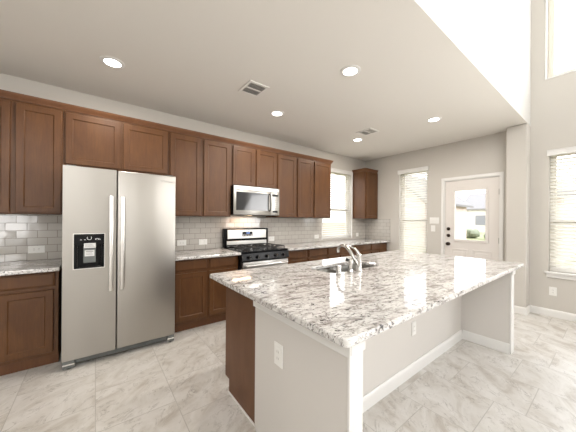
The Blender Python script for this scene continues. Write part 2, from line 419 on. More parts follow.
baseboard('baseboard_left', 'Y', YB, YK, 1, XL+.0005, label='white baseboard on the left wall')
baseboard('baseboard_front', 'X', XL+.02, XD-.02, 1, YB+.0005, label='white baseboard on the wall behind the viewer')

# windows: frame, two sashes, panes
def window(name, axis, wall, a0, a1, z0, z1, label, rail=True, mull=0):
    """double-hung window in the outer part of the opening; axis = axis normal to the wall"""
    mid = (a0+a1)/2; org = (wall+.1, mid, z0) if axis == 'X' else (mid, wall+.1, z0)
    r = thing(name, label, 'window', org); r['kind'] = 'structure'
    bx = (lambda bm,p0,p1,d0,d1,q0,q1,bev=.003: box(bm,wall+d0,wall+d1,p0,p1,q0,q1,bev)) if axis == 'X' else (lambda bm,p0,p1,d0,d1,q0,q1,bev=.003: box(bm,p0,p1,wall+d0,wall+d1,q0,q1,bev))
    g = .0015; fw = .035
    f = B(); bx(f,a0+g,a0+fw,.085,.148,z0+g,z1-g); bx(f,a1-fw,a1-g,.085,.148,z0+g,z1-g); bx(f,a0+fw,a1-fw,.085,.148,z1-fw,z1-g); bx(f,a0+fw,a1-fw,.085,.148,z0+g,z0+fw)
    obj('window_frame', f, M_VINYL, r)
    zm = z0+(z1-z0)*.415 if rail else None
    spans = [(z0+fw,zm),(zm,z1-fw)] if rail else [(z0+fw,z1-fw)]
    for k,(q0,q1) in enumerate(spans):
        s = B(); d0 = .095 if k == 0 else .118; d1 = d0+.022; w = .028
        bx(s,a0+fw,a0+fw+w,d0,d1,q0,q1,.002); bx(s,a1-fw-w,a1-fw,d0,d1,q0,q1,.002); bx(s,a0+fw+w,a1-fw-w,d0,d1,q1-w,q1,.002); bx(s,a0+fw+w,a1-fw-w,d0,d1,q0,q0+w,.002)
        so = obj('sash', s, M_VINYL, r)
        p = B(); bx(p,a0+fw+w-.004,a1-fw-w+.004,d0+.009,d0+.013,q0+w-.004,q1-w+.004,0); obj('pane', p, M_GLASS, so)
    if rail:
        m_ = B(); bx(m_,a0+fw,a1-fw,.078,.094,zm-.02,zm+.02,.002); obj('meeting_rail', m_, M_RAIL, r)
    return r
w1 = window('window_1', 'Y', YK, *KW, 'tall kitchen window beside the last wall cabinet')
w2 = window('window_2', 'X', XD, *DW, 'narrow window left of the glazed door')
w3 = window('window_3', 'X', XD, *RW, 'great room window with a white sill at the right edge')
w4 = window('window_4', 'X', XD, *UW, 'high fixed great room window with bright sky', rail=False)
# sill and apron below the great room window, marble-like sill in the kitchen one
s = B(); box(s, XD-.045,XD+.08,RW[0]-.04,RW[1]+.04,RW[2]-.028,RW[2]-.001,.006,2); obj('window_sill', s, M_TRIM, w3)
s = B(); box(s, XD-.020,XD-.001,RW[0]-.02,RW[1]+.02,RW[2]-.085,RW[2]-.029,.004); obj('window_apron', s, M_TRIM, w3)
s = B(); box(s, KW[0]+.002,KW[1]-.002,YK-.012,YK+.084,KW[2]+.0005,KW[2]+.016,.004); obj('window_sill', s, M_TRIM, w1)
# white edge trim around the high window
s = B(); box(s, XD-.012,XD-.001,UW[1],UW[1]+.018,UW[2]-.018,UW[3]+.018,.003); box(s, XD-.012,XD-.001,UW[0]-.018,UW[0],UW[2]-.018,UW[3]+.018,.003); box(s, XD-.012,XD-.001,UW[0],UW[1],UW[2]-.018,UW[2],.003)
obj('window_casing', s, M_TRIM, w4)
# narrow white casing along the kitchen window
s = B(); box(s, KW[0]-.026,KW[0]+.002,YK-.014,YK-.0005,KW[2]-.02,KW[3]+.02,.003); box(s, KW[1]-.002,KW[1]+.026,YK-.014,YK-.0005,KW[2]-.02,KW[3]+.02,.003); box(s, KW[0],KW[1],YK-.014,YK-.0005,KW[3]-.001,KW[3]+.02,.003)
obj('window_casing', s, M_TRIM, w1)

# blinds
def blind(axis, wall, a0, a1, z0, z1, label, tilt=12, pitch=.0475, wide=0, val_out=.03):
    mid = (a0+a1)/2; org = (wall+.04, mid, z0) if axis == 'X' else (mid, wall+.04, z0)
    r = thing('window_blind', label, 'window blind', org, None)
    V = (lambda a,d,z: Vector((wall+d,a,z))) if axis == 'X' else (lambda a,d,z: Vector((a,wall+d,z)))
    bx = (lambda bm,p0,p1,d0,d1,q0,q1,bev=.003: box(bm,wall+d0,wall+d1,p0,p1,q0,q1,bev)) if axis == 'X' else (lambda bm,p0,p1,d0,d1,q0,q1,bev=.003: box(bm,p0,p1,wall+d0,wall+d1,q0,q1,bev))
    g = .008; bm = B(); z = z0+.045; hw = .0245; a_ = math.radians(tilt); dc = .040
    while z < z1-.075:
        for sgn in (1,):
            p = []
            for s_,th in ((-1,-.0013),(1,-.0013),(1,.0013),(-1,.0013)):
                p.append((dc+s_*hw*math.cos(a_)-th*math.sin(a_), z+s_*hw*math.sin(a_)+th*math.cos(a_)))
            e0 = [bm.verts.new(V(a0+g,d,zz)) for d,zz in p]; e1 = [bm.verts.new(V(a1-g,d,zz)) for d,zz in p]
            for i in range(4): bm.faces.new((e0[i],e0[(i+1)%4],e1[(i+1)%4],e1[i]))
            bm.faces.new(e0[::-1]); bm.faces.new(e1)
        z += pitch
    bmesh.ops.recalc_face_normals(bm, faces=bm.faces[:])
    obj('slats', bm, M_SLAT, r)
    f = B(); bx(f,a0+g,a1-g,.018,.062,z0+.004,z0+.022); obj('bottom_rail', f, M_SLAT, r)
    f = B(); bx(f,a0+g,a1-g,.012,.066,z1-.05,z1-.004); obj('head_rail', f, M_SLAT, r)
    f = B(); bx(f,a0-wide,a1+wide,-val_out,-val_out+.012,z1-.062,z1+.012+wide*.3,.003)
    bx(f,a0-wide,a1+wide,-val_out-.012,-val_out,z1+.0+wide*.3,z1+.012+wide*.3,.003)
    if wide:
        bx(f,a0-wide,a0-wide+.012,-val_out+.012,-.001,z1-.062,z1+.02,.003); bx(f,a1+wide-.012,a1+wide,-val_out+.012,-.001,z1-.062,z1+.02,.003)
    else:
        bx(f,a0+.02,a0+.032,-val_out+.012,.014,z1-.045,z1-.01,0); bx(f,a1-.032,a1-.02,-val_out+.012,.014,z1-.045,z1-.01,0)
    obj('valance', f, M_TRIM, r)
    f = B()
    for a in (a0+.12, a1-.12): 
        tube(f, [V(a,.0145,z1-.05), V(a,.0145,z0+.02)], .0012, 6)
    obj('cord', f, M_TRIM, r)
    return r
blind('Y', YK, KW[0]+.004, KW[1]-.004, KW[2]+.02, KW[3], 'white slatted blind over the window beside the wall cabinets', 36, .043, 0, .012)
blind('X', XD, DW[0], DW[1], DW[2], DW[3], 'white slatted blind on the narrow window left of the door', 48, .0475, .02, .035)
blind('X', XD, RW[0], RW[1], RW[2], RW[3], 'white slatted blind on the great room window at the right edge', 44, .0475, .02, .035)

# glazed door
d1 = thing('door_1', 'white exterior door with one large glass pane', 'door', (XD, (DR[0]+DR[1])/2, 0)); d1['kind'] = 'structure'
y0, y1, zt = 1.156, 1.934, 2.04
GY0, GY1, GZ0, GZ1 = 1.325, 1.780, 1.0, 1.858
bm = wall_holes('X', XD+.014, .042, y0, y1, .012, zt, [(GY0,GY1,GZ0,GZ1)])
obj('door_slab', bm, M_DOORW, d1)
f = B()
for (p0,p1,q0,q1) in ((GY0-.035,GY0+.006,GZ0-.035,GZ1+.035),(GY1-.006,GY1+.035,GZ0-.035,GZ1+.035),(GY0+.006,GY1-.006,GZ1-.006,GZ1+.035),(GY0+.006,GY1-.006,GZ0-.035,GZ0+.006)):
    box(f, XD+.001, XD+.0135, p0,p1,q0,q1,.003)
obj('glass_frame', f, M_DOORW, d1)
f = B(); box(f, XD+.030,XD+.036,GY0+.0005,GY1-.0005,GZ0+.0005,GZ1-.0005); obj('pane', f, M_GLASS, d1)
f = B()
for (p0,p1) in ((1.245,1.515),(1.575,1.845)):
    q0,q1 = .22,.84
    for (a,b2,c,d) in ((p0,p1,q1-.02,q1),(p0,p1,q0,q0+.02),(p0,p0+.02,q0+.02,q1-.02),(p1-.02,p1,q0+.02,q1-.02)): box(f, XD+.007,XD+.0137,a,b2,c,d,.0025)
    box(f, XD+.008,XD+.0137,p0+.05,p1-.05,q0+.05,q1-.05,.003)
obj('panel_moulding', f, M_DOORW, d1)
f = B(); box(f, XD+.001,XD+.148,DR[0]+.001,y0-.003,0.001,DR[3]-.001,.002); box(f, XD+.001,XD+.148,y1+.003,DR[1]-.001,0.001,DR[3]-.001,.002); box(f, XD+.001,XD+.148,y0-.003,y1+.003,zt+.003,DR[3]-.001,.002)
obj('door_jamb', f, M_TRIM, d1)
f = B(); cw = .052
box(f, XD-.017,XD-.0005,DR[0]-cw+.03,DR[0]+.022,.0005,DR[3]+.035,.004); box(f, XD-.017,XD-.0005,DR[1]-.022,DR[1]+cw-.03,.0005,DR[3]+.035,.004); box(f, XD-.018,XD-.0005,DR[0]+.022,DR[1]-.022,DR[3]-.02,DR[3]+.035,.004)
pieces('door_casing', f, M_TRIM, d1)
yk = 1.878
k = lathe(B(), [(0,-.066),(.020,-.064),(.029,-.052),(.028,-.040),(.014,-.028),(.011,-.010),(.030,-.008),(.032,0.0),(0,0)], (XD+.0135, yk, .915), 'X', 20); obj('door_knob', k, M_BRONZE, d1, True)
for z in (1.065, 1.185):
    k = lathe(B(), [(0,-.030),(.012,-.028),(.020,-.018),(.028,-.012),(.030,0),(0,0)], (XD+.0135, yk, z), 'X', 20); dd = obj('deadbolt', k, M_BRONZE, d1, True)
    f = B(); box(f, XD-.032,XD-.0165,yk-.004,yk+.004,z-.012,z+.012,.002); obj('thumb_turn', f, M_BRONZE, dd)
for z in (.25, 1.02, 1.80):
    f = B(); cyl(f, (XD+.006, y0-.002, z), .006, -.045, .045, 'Z', 10); obj('hinge', f, M_HINGE, d1)
f = B(); box(f, XD-.002,XD+.148,y0-.03,y1+.03,.0005,.011,.002); obj('threshold', f, M_HINGE, d1)

# backsplash
def backsplash(bm, m, lab): return tag(obj('backsplash', bm, m), lab, 'backsplash')
bm = wall_holes('Y', YK-.0085, .008, -1.4, XD-.001, .8965, 1.364, [(KW[0]-.0265, KW[1]+.0265, KW[2]-.021, 1.364)])
backsplash(bm, M_TILE, 'beige glossy subway tile along the cabinet wall')
bm = wall_holes('X', XD-.0085, .008, 3.005, YK-.009, .8965, 1.364, [])
backsplash(bm, M_TILE2, 'short strip of subway tile on the side wall above the counter end')

# ------------------------------------------------------------------ cabinets
def door_mesh(x0,x1,z0,z1,yf, sgn=-1, fw=.052, th=.019):
    """shaker-like door: flat frame, bevelled step, recessed panel; outer face at yf looking towards sgn*Y"""
    bm = B(); y = lambda d: yf - sgn*d
    loops = []
    for ins, d in ((0,th),(0,.003),(.003,0),(fw,0),(fw+.004,.003),(fw+.007,.0075),(fw+.010,.008)):
        loops.append([bm.verts.new((x0+ins,y(d),z0+ins)), bm.verts.new((x1-ins,y(d),z0+ins)), bm.verts.new((x1-ins,y(d),z1-ins)), bm.verts.new((x0+ins,y(d),z1-ins))])
    for a, b2 in zip(loops, loops[1:]):
        for i in range(4): bm.faces.new((a[i],a[(i+1)%4],b2[(i+1)%4],b2[i]))
    bm.faces.new(loops[-1]); bm.faces.new(loops[0][::-1])
    bmesh.ops.recalc_face_normals(bm, faces=bm.faces[:]); return bm
def drawer_mesh(x0,x1,z0,z1,yf,sgn=-1,th=.019):
    bm = B(); y = lambda d: yf - sgn*d; loops = []
    for ins, d in ((0,th),(0,.008),(.005,.004),(.011,.003),(.015,0)):
        loops.append([bm.verts.new((x0+ins,y(d),z0+ins)), bm.verts.new((x1-ins,y(d),z0+ins)), bm.verts.new((x1-ins,y(d),z1-ins)), bm.verts.new((x0+ins,y(d),z1-ins))])
    for a, b2 in zip(loops, loops[1:]):
        for i in range(4): bm.faces.new((a[i],a[(i+1)%4],b2[(i+1)%4],b2[i]))
    bm.faces.new(loops[-1]); bm.faces.new(loops[0][::-1])
    bmesh.ops.recalc_face_normals(bm, faces=bm.faces[:]); return bm
YU = 3.322; YUD = 3.302       # face of wall-cabinet boxes and of their doors
def wall_cab(x0,x1,z0,z1,doors,label,group='wall cabinets along the kitchen wall'):
    r = thing('wall_cabinet', label, 'cabinet', ((x0+x1)/2, YK-.1, z0), group)
    bm = B(); box(bm, x0+.0006,x1-.0006,YU,YK-.001,z0,z1,.0015); obj('body', bm, M_WOOD, r)
    for a,b2,c,d in doors: obj('door', door_mesh(a,b2,c,d,YUD,th=.0195), M_WOOD, r)
    return r
ZB, ZT = 1.365, 2.395
dz0, dz1 = 1.378, 2.372
wall_cab(-1.03,-.256,ZB,ZT,[(-1.0,-.612,dz0,dz1),(-.577,-.268,dz0,dz1)],'tall double-door cherry wall cabinet left of the refrigerator at the photo edge')
wall_cab(-.256,.706,1.845,ZT,[(-.239,.212,1.868,dz1),(.239,.690,1.868,dz1)],'short double-door cherry wall cabinet directly over the refrigerator')
wall_cab(.706,1.517,ZB,ZT,[(.720,1.092,dz0,dz1),(1.130,1.500,dz0,dz1)],'tall double-door cherry wall cabinet between refrigerator and microwave')
wall_cab(1.517,2.300,1.812,ZT,[(1.540,1.885,1.825,dz1),(1.921,2.280,1.825,dz1)],'short double-door cherry wall cabinet directly over the microwave')
wall_cab(2.300,2.706,ZB,ZT,[(2.316,2.688,dz0,dz1)],'single-door cherry wall cabinet immediately right of the microwave')
wall_cab(2.706,3.553,ZB,ZT,[(2.728,3.082,dz0,dz1),(3.118,3.530,dz0,dz1)],'double-door cherry wall cabinet with its side against the window')
wall_cab(4.622,5.093,ZB,ZT,[(4.650,5.065,dz0,dz1)],'single-door cherry wall cabinet alone in the room corner',None)
CROWN = [(0,0),(.006,0),(.010,.012),(.022,.030),(.030,.044),(.034,.058),(0,.058)]
def crown(x0,x1,label,left_ret,right_ret):
    r = thing('crown_moulding', label, 'moulding', ((x0+x1)/2, YU, ZT))
    yb = YU-.0005
    bm = B(); z = ZT+.0005
    # mitred sweep round the cabinet tops
    path = []
    if left_ret: path.append((x0, YK-.002, (-1,0)))
    path += [(x0, yb, (-1 if left_ret else 0,-1)), (x1, yb, (1 if right_ret else 0,-1))]
    if right_ret: path.append((x1, YK-.002, (1,0)))
    rings = [[bm.verts.new((px+nx*d, py+ny*d, z+h)) for d,h in CROWN] for px,py,(nx,ny) in path]
    for a,b2 in zip(rings,rings[1:]):
        for i in range(len(CROWN)): bm.faces.new((a[i],a[(i+1)%len(CROWN)],b2[(i+1)%len(CROWN)],b2[i]))
    bm.faces.new(rings[0]); bm.faces.new(rings[-1][::-1]); bmesh.ops.recalc_face_normals(bm, faces=bm.faces[:])
    obj('moulding_profile', bm, M_WOODP, r)
    bm = B(); box(bm, x0+.001,x1-.001,yb+.001,YK-.003,z+.001,z+.012); obj('dust_top', bm, M_WOODP, r)
crown(-1.03,3.553,'dark cherry crown moulding running over the long row of wall cabinets',False,True)
crown(4.622,5.060,'dark cherry crown moulding on the single corner wall cabinet',True,False)

YBF, YBD, YTOE, ZC = 3.090, 3.070, 3.140, .861      # base-cabinet box face, door face, toe kick, counter underside
def base_cab(x0,x1,doors,drawers,label,group='base cabinets along the kitchen wall',end_left=False):
    r = thing('base_cabinet', label, 'cabinet', ((x0+x1)/2, 3.4, 0), group)
    bm = B(); box(bm, x0+.0006,x1-.0006,YBF,YK-.001,.1005,ZC,.0015); obj('body', bm, M_WOOD, r)
    bm = B(); box(bm, x0+.001,x1-.001,YTOE,YK-.002,.0005,.1,0); obj('toe_kick', bm, M_WOODP, r)
    for a,b2,c,d in doors: obj('door', door_mesh(a,b2,c,d,YBD,th=.0195), M_WOOD, r)
    for a,b2,c,d in drawers: obj('drawer', drawer_mesh(a,b2,c,d,YBD,th=.0195), M_WOOD, r)
    return r
DZ = (.135,.690); RZ = (.722,.842)
base_cab(-1.03,-.262,[(-1.0,-.66,*DZ),(-.63,-.295,*DZ)],[(-1.0,-.66,*RZ),(-.63,-.285,*RZ)],'cherry base cabinet left of the refrigerator')
base_cab(.712,1.522,[(.728,1.098,*DZ),(1.128,1.492,*DZ)],[(.728,1.098,*RZ),(1.128,1.492,*RZ)],'cherry base cabinet between refrigerator and range')
g = [2.298,2.762,3.215,3.885,4.490,5.093]
labs = ['cherry base cabinet immediately right of the range','narrow cherry base cabinet second to the right of the range','wide cherry base cabinet half hidden behind the sink faucet','cherry base cabinet under the kitchen window right half','last cherry base cabinet in the corner below the lone wall cabinet']
for i in range(5):
    a,b2 = g[i]+.02,g[i+1]-.02
    ds = [(a,b2,*DZ)] if b2-a < .5 else [(a,(a+b2)/2-.012,*DZ),((a+b2)/2+.012,b2,*DZ)]
    base_cab(g[i],g[i+1],ds,[(a,b2,*RZ)],labs[i])

# counters
def counter(x0,x1,label):
    bm = B(); box(bm, x0,x1,3.0,YK-.001,ZC+.0005,.8955,.007,3)
    return tag(obj('countertop', bm, M_GRAN, None), label, 'countertop', None)
counter(-1.04,-.250,'speckled granite countertop left of the refrigerator')
counter(.706,1.5235,'speckled granite countertop between refrigerator and range')
counter(2.2965,5.086,'long speckled granite countertop from the range to the corner under the window')

# ------------------------------------------------------------------ refrigerator
fr_ = thing('refrigerator', 'stainless side-by-side refrigerator with a black dispenser in its left door', 'refrigerator', (.23,3.3,0))
FX0,FX1,FY,FZ0,FZ1 = -.2255,.690,2.905,.083,1.788
bm = B(); box(bm, FX0+.012,FX1-.010,2.985,3.62,.03,1.765,.006); obj('body', bm, M_FSIDE, fr_)
DX0,DX1,DZ0,DZ1 = -.150,.068,.880,1.188
def fdoor(x0,x1,hole=None):
    bm = B()
    if not hole:
        box(bm, x0,x1,FY,2.98,FZ0,FZ1,.010,3); return bm
    bm = wall_holes('Y', FY, .075, x0, x1, FZ0, FZ1, [])
    bm.free(); bm = B()
    hx0,hx1,hz0,hz1 = hole
    X = [x0,hx0,hx1,x1]; Z = [FZ0,hz0,hz1,FZ1]
    box(bm, x0,hx0,FY,2.98,FZ0,FZ1); box(bm, hx1,x1,FY,2.98,FZ0,FZ1); box(bm, hx0,hx1,FY,2.98,FZ0,hz0); box(bm, hx0,hx1,FY,2.98,hz1,FZ1); box(bm, hx0,hx1,FY+.055,2.98,hz0,hz1)
    return bm
dl = obj('door', fdoor(FX0,.1585,(DX0,DX1,DZ0,DZ1)), M_STEEL, fr_)
dr = obj('door', fdoor(.1665,FX1), M_STEEL, fr_, True)
# dispenser set into the left door
bm = B()
for a in ((DX0,DX1,1.10,DZ1),):
    box(bm, DX0+.001,DX1-.001,FY-.004,FY+.02,1.085,DZ1-.001,.003)
box(bm, DX0+.001,DX0+.022,FY-.003,FY+.054,DZ0+.001,1.084,.002); box(bm, DX1-.022,DX1-.001,FY-.003,FY+.054,DZ0+.001,1.084,.002)
box(bm, DX0+.023,DX1-.023,FY+.045,FY+.054,DZ0+.001,1.084,0); box(bm, DX0+.023,DX1-.023,FY-.002,FY+.044,DZ0+.001,DZ0+.016,.002)
dp = obj('dispenser', bm, M_BLACK, dl)
bm = B(); box(bm, -.085,.005,FY+.018,FY+.044,.925,1.075,.006,2); obj('dispenser_paddle', bm, M_GRILL, dl)
bm = B(); box(bm, -.075,-.005,FY+.0165,FY+.0178,.985,1.04); box(bm, -.080,.004,FY-.0055,FY-.0042,1.062,1.105); pieces('sticker', bm, M_STICK, dl)
bm = B()
for k_,zz in enumerate((1.072,1.083,1.093)): box(bm, -.073,-.004-.008*k_,FY-.0063,FY-.0056,zz,zz+.004)
for k_,zz in enumerate((1.000,1.012)): box(bm, -.068,-.014-.010*k_,FY+.0158,FY+.0164,zz,zz+.004)
box(bm, -.068,-.012,FY+.0158,FY+.0164,1.024,1.033)
pieces('sticker_print', bm, M_INK, dl)
bm = B()
pts = [(-.042+.016*math.cos(a), FY-.0052, 1.152-.016*math.sin(a)) for a in [math.radians(-40+x*26) for x in range(0,11)]]
tube(bm, pts, .0022, 6)
for x in (-.105,-.078,.0,.02,.03): box(bm, x,x+.009,FY-.0052,FY-.0042,1.134,1.140)
box(bm, .0,.03,FY-.0052,FY-.0042,1.142,1.146)
pieces('control_icon', bm, M_INKL, dl)
bm = B()
for (a,b2,c,d) in ((DX0-.006,DX0,DZ0-.006,DZ1+.006),(DX1,DX1+.006,DZ0-.006,DZ1+.006),(DX0,DX1,DZ1,DZ1+.006),(DX0,DX1,DZ0-.006,DZ0)): box(bm, a,b2,FY-.003,FY-.0003,c,d)
obj('dispenser_trim', bm, M_HANDLE, dl)
def fhandle(x0,x1,par):
    bm = B(); box(bm, x0,x1,FY-.055,FY-.036,.655,1.54,.007,3)
    for z in (.70,1.495): box(bm, x0+.004,x1-.004,FY-.037,FY-.0005,z-.02,z+.02,.003)
    obj('handle', bm, M_HANDLE, par, True)
fhandle(.102,.133,dl); fhandle(.190,.221,dr)
lettering('brand_lettering', 'Whirlpool', .034, M_INK, dr, (.535, FY-.0006, 1.715), (1,0,0), (0,0,1))
bm = B(); box(bm, FX0+.09,FX1-.075,2.945,2.975,.030,.079,.004)
for z in (.040,.050,.060): box(bm, FX0+.11,FX1-.095,2.941,2.9445,z,z+.004)
obj('grille', bm, M_GRILL, fr_)
for x0,x1 in ((FX0+.004,FX0+.088),(FX1-.072,FX1-.004)):
    bm = B(); box(bm, x0,x1,2.915,2.984,.012,.080,.006,2); ft = obj('foot_cover', bm, M_GRILL, fr_)
    bm = B(); box(bm, x0-.0,x1+.0,2.909,2.9145,.040,.052,.002); obj('trim_strip', bm, M_HANDLE, ft)
    bm = B(); cyl(bm, ((x0+x1)/2,2.95,0), .018, .0005,.0118); obj('levelling_foot', bm, M_BLACKM, ft)
bm = B(); box(bm, FX0+.02,FX1-.02,3.5,3.6,.0005,.0295,.004); obj('rear_roller', bm, M_BLACKM, fr_)
bm = B(); box(bm, FX0+.02,FX0+.09,2.93,3.02,FZ1+.0005,FZ1+.012,.004); box(bm, FX1-.09,FX1-.02,2.93,3.02,FZ1+.0005,FZ1+.012,.004); pieces('hinge_cover', bm, M_FSIDE, fr_)

# ------------------------------------------------------------------ range
RX0,RX1 = 1.5255,2.2945
rg = thing('gas_range', 'stainless and black gas range with five front knobs under the microwave', 'range', (1.91,3.3,0))
bm = B(); box(bm, RX0,RX1,3.03,3.585,.06,.875,.003); obj('body', bm, M_BLACK, rg)
bm = B(); box(bm, RX0,RX1,3.0,3.585,.8755,.902,.006,2); obj('cooktop', bm, M_BLACK, rg)
bm = B() # sloped control panel
prof = [(3.029,.770),(2.985,.772),(2.975,.785),(2.992,.872),(3.029,.875)]
e0 = [bm.verts.new((RX0,y,z)) for y,z in prof]; e1 = [bm.verts.new((RX1,y,z)) for y,z in prof]
for i in range(5): bm.faces.new((e0[i],e0[(i+1)%5],e1[(i+1)%5],e1[i]))
bm.faces.new(e0); bm.faces.new(e1[::-1]); bmesh.ops.recalc_face_normals(bm, faces=bm.faces[:])
cp = obj('control_panel', bm, M_BLACK, rg)
for x in (1.625,1.760,1.910,2.060,2.195):
    bm = lathe(B(), [(0,-.034),(.017,-.033),(.020,-.028),(.021,-.006),(.027,-.004),(.027,0),(0,0)], (x,2.983,.823), 'Y', 20); kn = obj('knob', bm, M_BLACK, cp, True)
    bm = B(); box(bm, x-.004,x+.004,2.944,2.9486,.806,.840,.0015); obj('knob_grip', bm, M_STEEL2, kn)
bm = B(); box(bm, RX0+.012,RX1-.012,2.985,3.028,.175,.757,.006,2); od = obj('oven_door', bm, M_STEEL2, rg, True)
bm = B(); box(bm, RX0+.085,RX1-.085,2.980,2.9848,.25,.665,.002); obj('oven_glass', bm, M_DGLASS, od)
bm = B(); tube(bm, [(RX0+.05,2.945,.715),(RX0+.20,2.938,.715),(1.91,2.935,.715),(RX1-.20,2.938,.715),(RX1-.05,2.945,.715)], .013, 12)
for x in (RX0+.07,RX1-.07): tube(bm, [(x,2.9845,.715),(x,2.944,.715)], .010, 10)
obj('oven_handle', bm, M_HANDLE, od, True)
bm = B(); box(bm, RX0+.012,RX1-.012,2.99,3.028,.07,.165,.005); obj('storage_drawer', bm, M_STEEL2, rg)
bm = B()
for x in (RX0+.03,RX1-.03):
    for y in (3.06,3.55): cyl(bm, (x,y,0), .015,.0005,.0595,seg=12)
pieces('leg', bm, M_BLACKM, rg)
# back panel
BY = 3.585
bm = B(); box(bm, RX0,RX1,BY-.035,YK-.012,.9025,1.190,.008,2); bp = obj('backguard', bm, M_BLACK, rg, True)
bm = B(); box(bm, RX0+.045,RX1-.045,BY-.041,BY-.0355,1.035,1.170,.004); obj('control_fascia', bm, M_STEEL2, bp)
bm = B(); box(bm, RX0+.035,RX1-.035,BY-.0385,BY-.0355,.915,1.000,.002); obj('lower_fascia', bm, M_STEEL2, bp)
bm = B(); box(bm, 1.815,1.995,BY-.0440,BY-.0415,1.065,1.140,.001); ds_ = obj('display', bm, M_BLACK, bp)
lettering('display_digits', '12:00', .030, M_LCD, ds_, (1.878, BY-.0446, 1.108), (1,0,0), (0,0,1))
bm = B()
for i in range(6):
    for j in range(2): box(bm, 1.825+i*.028,1.843+i*.028,BY-.0450,BY-.0441,1.072+j*.014,1.079+j*.014)
pieces('touch_key', bm, M_INKL, ds_)
# burners and grates
for x,y,r in ((1.68,3.15,.045),(1.68,3.42,.038),(1.91,3.285,.05),(2.14,3.15,.042),(2.14,3.42,.036)):
    bm = lathe(B(), [(0,.9022),(r+.016,.9022),(r+.014,.908),(r,.912),(r,.920),(r-.006,.924),(0,.925)], (x,y,0)); obj('burner', bm, M_BLACKM, rg, True)
def grate(x0,x1):
    bm = B(); z0,z1 = .932,.944; w = .009
    box(bm, x0,x1,3.045,3.045+w,z0,z1,.002); box(bm, x0,x1,3.525,3.525+w,z0,z1,.002); box(bm, x0,x0+w,3.054,3.525,z0,z1,.002); box(bm, x1-w,x1,3.054,3.525,z0,z1,.002)
    box(bm, x0+w,x1-w,3.281,3.290,z0,z1,.002)
    xm = (x0+x1)/2
    for y in (3.15,3.42):
        box(bm, xm-.004,xm+.004,y-.085,y-.022,z0+.001,z1+.001,.002); box(bm, xm-.004,xm+.004,y+.022,y+.085,z0+.001,z1+.001,.002)
        box(bm, x0+w,xm-.022,y-.004,y+.004,z0+.001,z1+.001,.002); box(bm, xm+.022,x1-w,y-.004,y+.004,z0+.001,z1+.001,.002)
    for x in (x0,x1-w):
        for y in (3.045,3.525): box(bm, x,x+w,y,y+w,.9022,z0)
    obj('grate', bm, M_BLACKM, rg)
grate(RX0+.03,1.775); grate(1.78,2.04); grate(2.045,RX1-.03)

# ------------------------------------------------------------------ microwave
mw = thing('microwave', 'stainless over-the-range microwave hung under the short wall cabinet', 'microwave', (1.905,3.45,1.39))
MX0,MX1,MZ0,MZ1,MY = 1.518,2.298,1.392,1.8105,3.235
bm = B(); box(bm, MX0,MX1,MY+.012,YK-.011,MZ0,MZ1,.003); obj('body', bm, M_BLACK, mw)
bm = B(); box(bm, MX0+.002,2.130,MY,MY+.0115,MZ0+.004,MZ1-.062,.004,2); md = obj('door', bm, M_STEEL2, mw, True)
bm = B(); box(bm, MX0+.040,2.098,MY-.0030,MY-.0003,MZ0+.068,MZ1-.092,.0012); obj('door_glass', bm, M_DGLASS, md)
bm = B(); tube(bm, smooth_curve([(2.110,MY-.0005,MZ0+.065),(2.110,MY-.035,MZ0+.095),(2.110,MY-.042,MZ0+.19),(2.110,MY-.035,MZ0+.295),(2.110,MY-.0005,MZ0+.325)],5), .0085, 10); obj('handle', bm, M_BLACKM, md, True)
bm = B(); box(bm, 2.132,MX1-.002,MY,MY+.0115,MZ0+.004,MZ1-.062,.004,2); kp = obj('keypad_panel', bm, M_STEEL2, mw, True)
bm = B(); box(bm, 2.160,2.272,MY-.0018,MY-.0003,MZ1-.125,MZ1-.095); box(bm, 2.17,2.262,MY-.0018,MY-.0003,MZ0+.045,MZ0+.075); pieces('display', bm, M_BLACK, kp)
bm = B()
for i in range(3):
    for j in range(5): box(bm, 2.165+i*.037,2.190+i*.037,MY-.0015,MY-.0003,MZ0+.10+j*.032,MZ0+.118+j*.032)
pieces('keypad_button', bm, M_INK, kp)
bm = B(); box(bm, MX0+.002,MX1-.002,MY+.002,MY+.0115,MZ1-.060,MZ1-.002,.003)
obj('vent_grille', bm, M_STEEL2, mw)
bm = B(); box(bm, 1.60,1.80,3.34,3.46,MZ0-.006,MZ0-.0005,.002); box(bm, 2.02,2.22,3.34,3.46,MZ0-.006,MZ0-.0005,.002); pieces('underside_filter', bm, M_GRILL, mw)
bm = B(); box(bm, 1.86,1.96,3.50,3.56,MZ0-.006,MZ0-.0005,.002); ul = obj('cooktop_lamp', bm, emis('cooktop_lamp_lens', (1,.75,.5), 1.6), mw)
L = bpy.data.lights.new('cooktop_light', 'AREA'); L.shape = 'RECTANGLE'; L.size = .30; L.size_y = .06; L.energy = .9; L.color = (1,.62,.36)
lo = bpy.data.objects.new('cooktop_light', L); COL.objects.link(lo); lo.parent = ul; lo.location = Vector((1.80,3.52,MZ0-.012)) - root_loc(mw)

# ------------------------------------------------------------------ island
isl = thing('kitchen_island', 'large kitchen island with beige paneled walls and cherry cabinet end', 'kitchen island', (2.1,1.3,0))
IX0,IX1,IY0,IYW,IYC = .810,3.405,.655,1.079,1.885
IZ = .861
# L-shaped walls: left wing, long wall, right wing
bm = B()
box(bm, IX0,.891,IY0+.004,1.395,.0005,IZ-.0005,0); box(bm, .891,3.313,IYW,1.175,.0005,IZ-.0005,0); box(bm, 3.313,IX1,IY0+.004,1.175,.0005,IZ-.0005,0)
obj('wall_panel', bm, M_ISL, isl)
bm = B(); box(bm, IX0-.004,.895,IY0-.010,IY0+.0035,.0005,IZ-.0005,.003); box(bm, 3.309,IX1+.004,IY0-.010,IY0+.0035,.0005,IZ-.0005,.003); pieces('end_board', bm, M_TRIM, isl)
